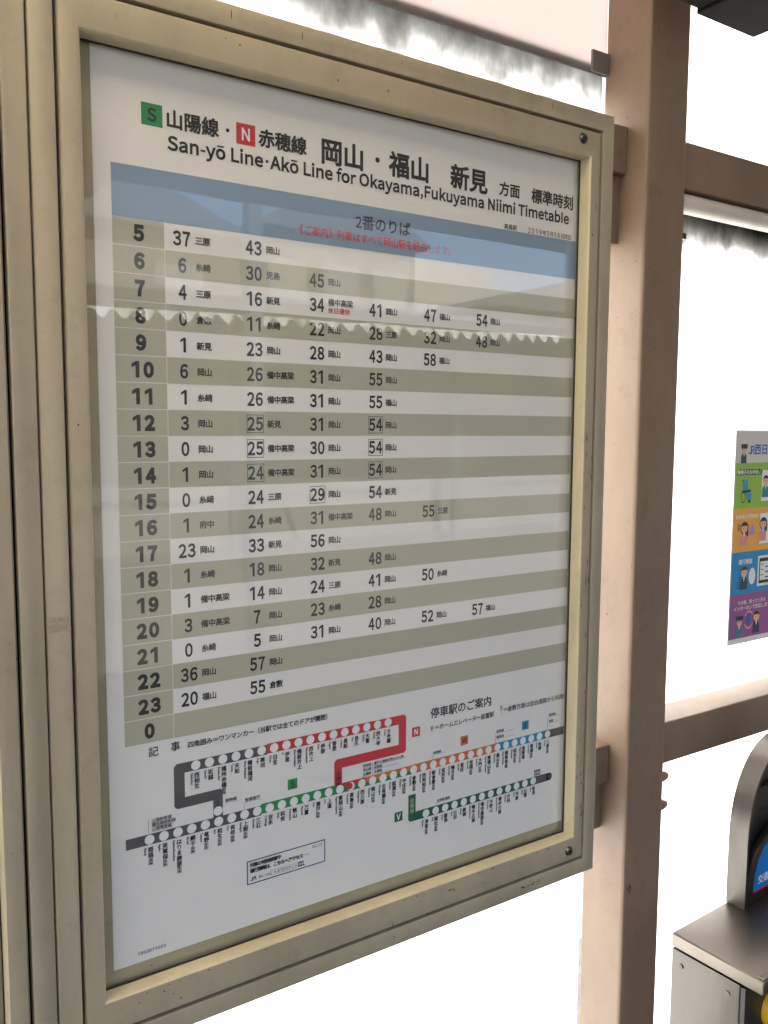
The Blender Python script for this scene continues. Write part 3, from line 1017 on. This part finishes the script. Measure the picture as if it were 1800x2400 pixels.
def rail(name, u0, u1, v0, v1, w0, w1, label, bev=0.004):
    m_ = MB()
    m_.box(u0, u1, v0, v1, w0, w1)
    o = m_.build(name, 'post', origin=((u0 + u1) / 2, v0, (w0 + w1) / 2), bevel=bev, seg=3, smooth=True)
    tag(o, label, 'rail', 'brown steel rails between the posts')
    return o
rail('steel_rail', PU1 + 0.0006, 3.2, 0.1955, 0.2755, -0.1375, -0.0625, 'upper brown steel rail running right from the post above the white pipe')
rail('steel_rail', PU1 + 0.0006, 3.2, -0.8415, -0.7625, -0.1375, -0.0610, 'lower brown steel rail running right from the post below the information poster')
rail('steel_rail', -2.4, PU0 - 0.0006, 0.2105, 0.2885, -0.1480, -0.0970, 'upper brown bracket rail behind the case meeting the post near its top corner', 0.003)
rail('steel_rail', -2.4, PU0 - 0.0006, -0.8640, -0.7940, -0.1480, -0.0970, 'lower brown bracket rail behind the case meeting the post near its bottom corner', 0.003)

mb = MB()
mb.tube_u(PU1 + 0.001, 3.2, 0.1765, -0.0800, 0.0168)
tag(mb.build('white_pipe', 'pipe', origin=(2.1, 0.1765, -0.08), smooth=True), 'stained white plastic pipe running under the upper rail', 'pipe')

def panel(u0, u1, v0, v1, w, mat, label):
    m_ = MB()
    m_.box(u0, u1, v0, v1, w - 0.003, w)
    o = m_.build('frosted_panel', mat, origin=None)
    o.data.transform(Matrix.Translation((0, 0, H)))
    o.location = (0, 0, 0)
    tag(o, label, 'panel', 'frosted wind screen panels')
    return o
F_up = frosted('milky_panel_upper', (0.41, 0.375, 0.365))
F_lo = frosted('milky_panel_lower', (0.90, 0.92, 0.93), 0.395, 0.115, 0.94, 3.1)
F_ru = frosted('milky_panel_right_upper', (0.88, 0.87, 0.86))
F_rl = frosted('milky_panel_right_lower', (0.90, 0.91, 0.92), 0.165, 0.065, 1.0, 1.2)
F_rb = frosted('milky_panel_right_bottom', (0.86, 0.88, 0.90))
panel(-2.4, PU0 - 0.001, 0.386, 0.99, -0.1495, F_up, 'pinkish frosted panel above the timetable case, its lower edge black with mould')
panel(-2.4, PU0 - 0.001, -1.75, 0.405, -0.1580, F_lo, 'white frosted panel behind the timetable case, mouldy along its top')
panel(PU1 + 0.001, 3.2, 0.235, 0.99, -0.1400, F_ru, 'clean white frosted panel right of the post above the upper rail')
panel(PU1 + 0.001, 3.2, -0.800, 0.230, -0.1400, F_rl, 'white frosted panel between the two right rails carrying the information poster')
panel(PU1 + 0.001, 3.2, -1.75, -0.803, -0.1400, F_rb, 'white frosted panel right of the post below the lower rail')
mb = MB()  # grey plate for the dark bracket shape that shows through the panel
mb.box(PU0 - 0.043, PU0 - 0.0008, 0.386, 0.421, -0.1462, -0.1412)
tag(mb.build('bracket_shadow', 'plate', origin=(PU0 - 0.02, 0.386, -0.144), bevel=0.001), 'small grey metal clip standing in for a bracket shadow seen through the upper panel', 'plate')

# ------------------------------------------------------------------ information poster on the right panel
IW = -0.1398
IU, IV, IW_, IH = 1.3065, -0.2268, 0.297, 0.4364
IO = (IU + IW_ / 2, IV - IH, IW)
mb = MB()
mb.box(IU - 0.004, IU + IW_ + 0.004, IV - IH - 0.012, IV + 0.004, IW + 0.0002, IW + 0.0008)
info = mb.build('information_poster', paper_mat('poster_laminate', (0.72, 0.70, 0.68)), origin=IO)
tag(info, 'colourful information poster with green, orange, blue and purple bands on the white panel', 'poster')
IC = {'i_head': (0.60, 0.57, 0.54), 'i_green': (0.27, 0.47, 0.055), 'i_orange': (0.78, 0.38, 0.06), 'i_blue': (0.01, 0.24, 0.50), 'i_purple': (0.27, 0.085, 0.25),
      'skin': (0.72, 0.42, 0.28), 'hair': (0.02, 0.018, 0.018), 'suit': (0.03, 0.045, 0.08), 'pink': (0.72, 0.25, 0.26), 'teal': (0.02, 0.20, 0.24), 'lilac': (0.36, 0.27, 0.58),
      'chair': (0.03, 0.26, 0.48), 'i_white': (0.78, 0.78, 0.76), 'title_blue': (0.03, 0.12, 0.38), 'hand': (0.75, 0.35, 0.22)}
for k_, c_ in IC.items():
    M[k_] = plain(k_, c_, 0.5)
e0, e1_, e2_, e3_ = IW + 0.0010, IW + 0.0013, IW + 0.0016, IW + 0.0019
ys = [0.0, 0.147, 0.364, 0.576, 0.783, 1.0]
for nm, cm, a, b in zip(('title_strip', 'green_strip', 'orange_strip', 'blue_strip', 'purple_strip'), ('i_head', 'i_green', 'i_orange', 'i_blue', 'i_purple'), ys[:-1], ys[1:]):
    mb = MB()
    mb.rect(IU, IU + IW_, IV - b * IH, IV - a * IH, e0)
    mb.build(nm, cm, info, IO, fix=False)
def iu(x):
    return IU + x
def iv(f):
    return IV - f * IH
mb = MB()
for dx_, t in ((0.040, 'J'), (0.048, 'R')):
    latin(mb, t, iu(dx_), iv(0.105), 0.0165, e1_, 0.03, 0)
kanji(mb, '西日本', iu(0.0610), iv(0.0835), 0.0235, e1_, 0.03, 0)
mb.build('title_lettering', 'title_blue', info, IO, fix=False)
mb = MB()
mb.poly([(iu(.004), iv(.205)), (iu(.010), iv(.178)), (iu(.085), iv(.178)), (iu(.094), iv(.192)), (iu(.085), iv(.206))], e1_, 1)
kanji(mb, '車椅子のお手伝い', iu(0.006), iv(0.192), 0.0100, e2_, 0.02, 0)
kanji(mb, 'お身体の不自由な', iu(0.006), iv(0.405), 0.0100, e2_, 0.02, 0)
kanji(mb, '運行情報', iu(0.022), iv(0.625), 0.0120, e2_, 0.02, 0)
kanji(mb, 'その他、困ったときは', iu(0.026), iv(0.825), 0.0098, e2_, 0.012, 0)
kanji(mb, 'インターホンで対応します', iu(0.012), iv(0.853), 0.0108, e2_, 0.012, 0)
for (a, b, c, d) in ((.092, .165, .185, .335), (.092, .165, .395, .545)):
    mb.rect(iu(a), iu(b), iv(d), iv(c), e1_)
mb.disc(iu(.072), iv(.70), .0115, e1_, 0, 20, .018)
mb.poly([(iu(.091), iv(.605)), (iu(.150), iv(.605)), (iu(.150), iv(.755)), (iu(.091), iv(.755))], e1_)
mb.build('strip_lettering', ['i_white', 'pine'], info, IO, fix=False)
def figure(name, u, v, s, coat, cap=False, long_hair=False):
    """flat printed figure: shoulders, face, hair; s = head radius"""
    m_ = MB()
    m_.poly([(u - 1.15 * s, v - 3.4 * s), (u + 1.15 * s, v - 3.4 * s), (u + 1.05 * s, v - 1.6 * s), (u + .45 * s, v - .9 * s), (u - .45 * s, v - .9 * s), (u - 1.05 * s, v - 1.6 * s)], e2_, 1)
    m_.poly([(u - .3 * s, v - .9 * s), (u + .3 * s, v - .9 * s), (u, v - 1.9 * s)], e3_, 3)
    if long_hair:
        m_.disc(u + .1 * s, v - .05 * s, 1.22 * s, e2_, 2, 18, 1.25 * s)
        m_.poly([(u + .6 * s, v), (u + 1.3 * s, v), (u + 1.3 * s, v - 1.6 * s), (u + .8 * s, v - 1.7 * s)], e2_, 2)
    m_.disc(u, v, s, e3_, 0, 18)
    t = [(u + 1.08 * s * math.cos(a), v + 1.08 * s * math.sin(a)) for a in [math.pi * (0.04 + 0.92 * i / 12) for i in range(13)]]
    m_.poly(t + [(u - .75 * s, v + .42 * s), (u + .75 * s, v + .42 * s)], e3_ + 2e-4, 2)
    if cap:
        m_.poly([(u - 1.2 * s, v + .35 * s), (u + 1.2 * s, v + .35 * s), (u + 1.3 * s, v + 1.25 * s), (u - 1.3 * s, v + 1.25 * s)], e3_ + 3e-4, 2)
        m_.poly([(u - 1.3 * s, v + .45 * s), (u + 1.3 * s, v + .45 * s), (u + 1.1 * s, v + .15 * s), (u - 1.1 * s, v + .15 * s)], e3_ + 4e-4, 1)
    for q in (-.35, .35):
        m_.disc(u + q * s, v - .05 * s, .10 * s, e3_ + 3e-4, 2, 8)
    m_.build(name, ['skin', coat, 'hair', 'i_white'], info, IO, fix=False)
figure('printed_figure', iu(.0245), iv(.082), .0085, 'suit', cap=True)
figure('printed_figure', iu(.105), iv(.235), .0105, 'teal')
figure('printed_figure', iu(.037), iv(.460), .0110, 'pink', long_hair=True)
figure('printed_figure', iu(.103), iv(.445), .0110, 'pink', long_hair=True)
figure('printed_figure', iu(.043), iv(.675), .0110, 'suit')
figure('printed_figure', iu(.034), iv(.918), .0095, 'teal', cap=True)
figure('printed_figure', iu(.094), iv(.905), .0105, 'suit')
mb = MB()                                                 # printed wheelchair
mb.poly([(iu(.024), iv(.235)), (iu(.043), iv(.228)), (iu(.045), iv(.275)), (iu(.027), iv(.280))], e1_, 0)
mb.poly([(iu(.026), iv(.280)), (iu(.052), iv(.275)), (iu(.054), iv(.287)), (iu(.026), iv(.291))], e2_, 1)
mb.poly([(iu(.036), iv(.291)), (iu(.056), iv(.289)), (iu(.058), iv(.322)), (iu(.044), iv(.325))], e1_, 0)
for i in range(20):
    a0, a1 = 6.283 * i / 20, 6.283 * (i + 1) / 20
    q = lambda a, r: (iu(.0285) + .62 * r * math.cos(a), iv(.310) + r * math.sin(a))
    mb.poly([q(a0, .0105), q(a1, .0105), q(a1, .0125), q(a0, .0125)], e2_, 1)
mb.disc(iu(.050), iv(.332), .004, e2_, 1, 12)
mb.rect(iu(.024), iu(.030), iv(.232), iv(.227), e2_, 1)
mb.build('printed_wheelchair', ['chair', 'hair'], info, IO, fix=False)
def icon(name, mats, draw):
    m_ = MB()
    draw(m_)
    m_.build(name, mats, info, IO, fix=False)
def d_bag(m_):
    m_.poly([(iu(.055), iv(.497)), (iu(.074), iv(.494)), (iu(.071), iv(.455)), (iu(.060), iv(.457))], e1_, 0)
    m_.disc(iu(.0655), iv(.452), .004, e1_, 0, 12)
icon('printed_bag', 'lilac', d_bag)
def d_shout(m_):
    for i in range(4):
        m_.rect(iu(.014), iu(.022), iv(.445 + i * .009), iv(.441 + i * .009), e1_)
icon('printed_shout', 'hair', d_shout)
def d_lines(m_):
    for i in range(5):
        m_.rect(iu(.020 if i > 1 else .026), iu(.032), iv(.700 + i * .013), iv(.695 + i * .013), e1_)
icon('printed_lines', 'hair', d_lines)
def d_phone(m_):
    m_.rect(iu(.096), iu(.146), iv(.742), iv(.617), e2_, 0)
    m_.rect(iu(.099), iu(.143), iv(.727), iv(.634), e3_, 1)
    for i in range(6):
        m_.rect(iu(.101 + (i % 2) * .016), iu(.112 + (i % 2) * .018), iv(.652 + i * .013), iv(.645 + i * .013), e3_ + 2e-4, 2 if i % 2 else 3)
icon('printed_telephone', ['hair', 'i_white', 'title_blue', 'i_green'], d_phone)
def d_call(m_):
    m_.disc(iu(.067), iv(.915), .0080, e2_, 0, 16, .0125)
    for s_ in (-1, 1):
        for i in range(8):
            a0, a1 = math.radians(30 + 15 * i), math.radians(45 + 15 * i)
            q = lambda a, r: (iu(.067) + .85 * r * math.cos(a), iv(.915) + s_ * r * math.sin(a))
            m_.poly([q(a0, .0165), q(a1, .0165), q(a1, .0200), q(a0, .0200)], e2_, 1)
icon('printed_call_button', ['title_blue', 'hand'], d_call)

# ------------------------------------------------------------------ card reader (its own frame: x along, v up, w towards the viewer)
CR = empty('card_reader', W(0.868, -H, 0.0795))
CR.rotation_euler = (0, 0, math.radians(3))
PZ = H - 1.05                                             # height of its shelf
tag(CR, 'stainless steel ticket card reader with arched hood and blue sign at the lower right', 'card reader')
def part(mb, name, mat, parent=CR, **k):
    return mb.build(name, mat, parent, rot=True, **k)
mb = MB()
mb.box(0.0, 0.430, PZ - 0.024, PZ, 0.0, 0.1635)
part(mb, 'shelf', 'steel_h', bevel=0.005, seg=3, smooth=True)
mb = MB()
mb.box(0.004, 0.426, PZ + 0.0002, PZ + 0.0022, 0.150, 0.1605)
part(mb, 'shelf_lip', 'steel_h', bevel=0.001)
mb = MB()
mb.box(0.0012, 0.4288, 0.0, PZ - 0.0265, 0.002, 0.124)
part(mb, 'pedestal', 'steel', bevel=0.002, smooth=True)
for (e_a, v_a) in ((0.020, PZ - 0.050), (0.104, PZ - 0.050)):
    mb = MB()
    n = 14
    vs = [(x_, v_a + 0.0042 * math.cos(6.283 * k / n), e_a + 0.0042 * math.sin(6.283 * k / n)) for x_ in (0.0012, -0.0008) for k in range(n)]
    mb.add(vs, [(k, (k + 1) % n, n + (k + 1) % n, n + k) for k in range(n)] + [tuple(range(n, 2 * n))])
    part(mb, 'screw', 'screw', smooth=True)
mb = MB()
mb.box(0.003, 0.427, 0.02, PZ - 0.029, 0.1242, 0.132)
part(mb, 'front_recess', 'black')
def arch(cx, half, v_spring, rise, n=22):
    pts = [(cx - half, PZ)]
    for i in range(n + 1):
        a = math.pi - math.pi * i / n
        # slightly squared ellipse
        c, s = math.cos(a), math.sin(a)
        pts.append((cx + half * math.copysign(abs(c) ** 0.92, c), PZ + v_spring + rise * abs(s) ** 0.92))
    pts.append((cx + half, PZ))
    return pts
CX = 0.296
outer = arch(CX, 0.138, 0.115, 0.170)
inner = arch(CX, 0.1315, 0.112, 0.166)
mb = MB()
n = len(outer)
vs = [(x, y, w) for w in (0.0, 0.0358) for x, y in outer] + [(x, y, w) for w in (0.0, 0.0358) for x, y in inner]
fs = []
for i in range(n - 1):
    fs += [(i, i + 1, n + i + 1, n + i), (2 * n + i, 3 * n + i, 3 * n + i + 1, 2 * n + i + 1), (n + i, n + i + 1, 3 * n + i + 1, 3 * n + i), (i, 2 * n + i, 2 * n + i + 1, i + 1)]
mb.add(vs, fs)
hood = part(mb, 'hood', 'steel', smooth=True)
mb = MB()
mb.prism(arch(CX, 0.1312, 0.112, 0.1655), 0.001, 0.018)
part(mb, 'hood_back', 'black')
face = arch(CX, 0.1285, 0.030, 0.100)
mb = MB()
mb.prism(face, 0.020, 0.0335)
fp = part(mb, 'face_plate', 'steel', bevel=0.0015, smooth=True)
lab = [(CX - 0.110, PZ + 0.0235), (CX - 0.1075, PZ + 0.052), (CX - 0.098, PZ + 0.078), (CX - 0.080, PZ + 0.098), (CX - 0.055, PZ + 0.108), (CX, PZ + 0.114), (CX + 0.055, PZ + 0.108), (CX + 0.080, PZ + 0.098),
       (CX + 0.098, PZ + 0.078), (CX + 0.1075, PZ + 0.052), (CX + 0.110, PZ + 0.0235)]
mb = MB()
mb.poly(lab, 0.0338)
lb = part(mb, 'blue_sign', 'label_blue', fp, fix=False)
mb = MB()
kanji(mb, '交通系ICカード', CX - 0.0965, PZ + 0.0405, 0.0165, 0.0341, 0.02)
part(mb, 'sign_lettering', 'label_white', lb, fix=False)
mb = MB()
mb.poly([(CX - 0.110, PZ + 0.0205), (CX + 0.110, PZ + 0.0205), (CX + 0.110, PZ + 0.0232), (CX - 0.110, PZ + 0.0232)], 0.0339)
part(mb, 'sign_border', 'label_red', lb, fix=False)
mb = MB()
mb.box(0.175, 0.42, PZ + 0.165, PZ + 0.205, 0.0182, 0.026)
part(mb, 'display_window', 'black', bevel=0.004)
mb = MB()
n = 18
for k in range(2):
    pass
vs, fs = [], []
for i in range(9):
    a = i / 8 * math.pi / 2
    for j in range(n):
        t = 6.283 * j / n
        vs.append((0.080 + 0.028 * math.cos(a) * math.cos(t), PZ - 0.088 + 0.030 * math.cos(a) * math.sin(t), 0.132 + 0.022 * math.sin(a) + 0.0))
for i in range(8):
    fs += [(i * n + j, i * n + (j + 1) % n, (i + 1) * n + (j + 1) % n, (i + 1) * n + j) for j in range(n)]
mb.add(vs, fs)
part(mb, 'yellow_lamp_cover', 'yellow', smooth=True)

# ------------------------------------------------------------------ hanging box at the top right corner
BX = 1.049
mb = MB()
mb.box(0.902, BX, 0.4200, 0.640, 0.0354, 0.420)
bx = mb.build('hanging_sign_box', 'darkbox', origin=(0.97, 0.42, 0.2), bevel=0.002)
tag(bx, 'dark grey hanging sign housing seen from below at the top right', 'sign box')
mb = MB()
mb.box(0.846, 0.9015, 0.4235, 0.636, 0.0400, 0.415)
mb.build('end_cap', 'darkbox', bx, (0.97, 0.42, 0.2), bevel=0.006)
mb = MB()
mb.tube_w(1.010, 0.5, 0.1, 0.1001, 0.003)
mb = MB()
for i in range(10):
    pass
mb.box(0.955, 0.985, 0.640, 0.998, 0.200, 0.230)
mb.build('hanger_rod', 'darkbox', bx, (0.97, 0.42, 0.2))

# ------------------------------------------------------------------ canopy overhead and what stands across the tracks (mirrored in the glass)
sheet = plain('canopy_sheet', (0.33, 0.285, 0.235), 0.7)
mb = MB()
SK = (-2.1, 0.20, 0.02, 1.00)                             # unseen translucent bay, placed and sized as soft overhead light
mb.box(-6, 16, 1.00, 1.05, SK[3], 3.5)
mb.box(-6, 16, 1.00, 1.05, -0.19, SK[2])
mb.box(-6, SK[0], 1.00, 1.05, SK[2], SK[3])
mb.box(SK[1], 16, 1.00, 1.05, SK[2], SK[3])
for i in range(5):
    mb.box(0.75 + i * 3.5, 0.87 + i * 3.5, 0.86, 0.999, 0.3, 3.4)
cn = mb.build('platform_canopy', sheet, origin=(0, 1.0, 1), fix=False)
tag(cn, 'metal canopy over the platform with one unseen translucent bay added to light the notice cases', 'canopy')
mb = MB()
mb.box(SK[0] - 0.03, SK[1] + 0.03, 1.0515, 1.0545, SK[2] - 0.03, SK[3] + 0.03)
mb.build('overhead_light_sheet', frosted('milky_light_sheet', (0.98, 0.91, 0.79)), cn, (0, 1.0, 1))

mb = MB()  # unseen wall, added to keep light off the right side
mb.box(2.1, 2.25, -1.85, 0.995, 0.5, 1.42)
tag(mb.build('shade_wall', ground_mat('brown_render', (0.10, 0.08, 0.065), (0.15, 0.125, 0.10), 3, 0.1), origin=(2.17, -1.85, 1.7)), 'unseen brown wall added to darken the right side of the notice case', 'wall')
white_wall = ground_mat('white_render', (0.11, 0.104, 0.098), (0.19, 0.182, 0.172), 2, 0.05)
roof_tile = plain('grey_roof', (0.10, 0.11, 0.13), 0.6)
dark_win = plain('dark_window', (0.28, 0.29, 0.30), 0.15)
eave = plain('white_corrugated', (0.60, 0.66, 0.64), 0.5)
mb = MB()                                                 # corrugated fascia strip of the shelter: a real wave along u
n = 520
vs, fs = [], []
for i in range(n + 1):
    u = -6 + 26 * i / n
    ph = 2 * math.pi * u / 0.225
    lean = -0.145 + 0.016 * (u - 2)
    tri = 2 / math.pi * math.asin(math.sin(ph))
    for (v, w) in ((1.135 + lean, 8.00 + 0.02 * math.sin(ph)), (1.135 + lean, 8.012 + 0.02 * math.sin(ph)), (1.075 + lean + 0.070 * tri, 8.012 + 0.02 * math.sin(ph)), (1.075 + lean + 0.070 * tri, 8.00 + 0.02 * math.sin(ph))):
        vs.append((u, v, w))
for i in range(n):
    for k in range(4):
        fs.append((i * 4 + k, i * 4 + (k + 1) % 4, (i + 1) * 4 + (k + 1) % 4, (i + 1) * 4 + k))
mb.add(vs, fs)
SO = (5, -H, 9.3)
shelter = empty('shelter', W(*SO))
tag(shelter, 'open shelter with corrugated white roof on the opposite platform, mirrored in the glass', 'shelter')
mb.build('corrugated_fascia', eave, shelter, SO, smooth=False)
m_ = MB()
m_.box(-6, 20, 1.205, 1.26, 8.0, 10.7)
m_.build('shelter_roof', roof_tile, shelter, SO)
for i in range(6):
    m_ = MB()
    m_.box(-3 + i * 3.6, -2.88 + i * 3.6, -1.9, 1.35, 9.4, 9.52)
    m_.build('shelter_post', roof_tile, shelter, SO)
m_ = MB()
m_.box(-6, 20, -1.9, 1.30, 10.45, 10.55)
m_.build('back_wall', plain('shelter_wall', (0.17, 0.165, 0.16), 0.8), shelter, SO)

def house(u0, u1, w0, w1, top, roof, label, cols=3):
    o0 = ((u0 + u1) / 2, -H - 1.3, (w0 + w1) / 2)
    h = empty('house', W(*o0))
    tag(h, label, 'house', 'houses across the tracks')
    m_ = MB()
    m_.box(u0, u1, -H - 1.3, top, w0, w1)
    m_.build('wall', white_wall, h, o0)
    m_ = MB()
    uc = (u0 + u1) / 2
    m_.prism([(u0 - .4, top), (u1 + .4, top), (uc, top + roof)], w0 - .4, w1 + .4)
    m_.build('roof', roof_tile, h, o0)
    for i in range(cols):
        x = u0 + (u1 - u0) * (i + .5) / cols
        m_ = MB()
        m_.box(x - .55, x + .55, top - 1.9, top - .7, w0 - .03, w0 - .005)
        m_.build('window', dark_win, h, o0)
house(2.0, 8.2, 18, 24, 4.1, 1.3, 'white rendered house with two upper windows across the tracks', 2)
house(9.6, 14.5, 20, 26, 5.0, 1.5, 'taller white rendered house with three upper windows across the tracks', 3)
house(16.5, 24.5, 19, 26, 3.4, 1.2, 'wide low white house with four windows across the tracks', 4)

o0 = (18, -H - 1.3, 34)                                   # distant block with a stepped roofline, fills the gap above the houses
ab = empty('apartment_block', W(*o0))
tag(ab, 'pale distant apartment block with stepped roofline beyond the white houses', 'building')
for nm_, (a_, b_, t_, w_) in {'wall': (2, 34, 6.6, 32), 'stair_tower': (7, 9.5, 8.4, 31.6), 'roof_hut': (14, 18, 7.8, 31.7), 'end_wing': (22, 27, 7.4, 31.5)}.items():
    m_ = MB()
    m_.box(a_, b_, -H - 1.3, t_, w_, 36)
    m_.build(nm_, ground_mat('pale_block_' + nm_, (0.30, 0.29, 0.28), (0.42, 0.41, 0.40), 1.5, 0.05), ab, o0)
for k in range(10):
    m_ = MB()
    m_.box(3 + k * 3.0, 4.6 + k * 3.0, 4.6, 5.7, 31.2 if k in (6, 7) else 31.5, 31.98)
    m_.build('balcony', dark_win, ab, o0)
for (u_, w_) in ((3.4, 7.0), (9.8, 7.0)):                 # overhead line poles between the tracks
    m_ = MB()
    m_.box(u_ - .07, u_ + .07, -2.9, 5.5, w_ - .07, w_ + .07)
    m_.box(u_ - .03, u_ + .03, 3.2, 3.28, w_ - 2.2, w_ - 0.0705)
    tag(m_.build('line_pole', roof_tile, origin=(u_, -2.9, w_)), 'dark overhead line pole beside the tracks, mirrored in the glass', 'pole', 'overhead line poles')
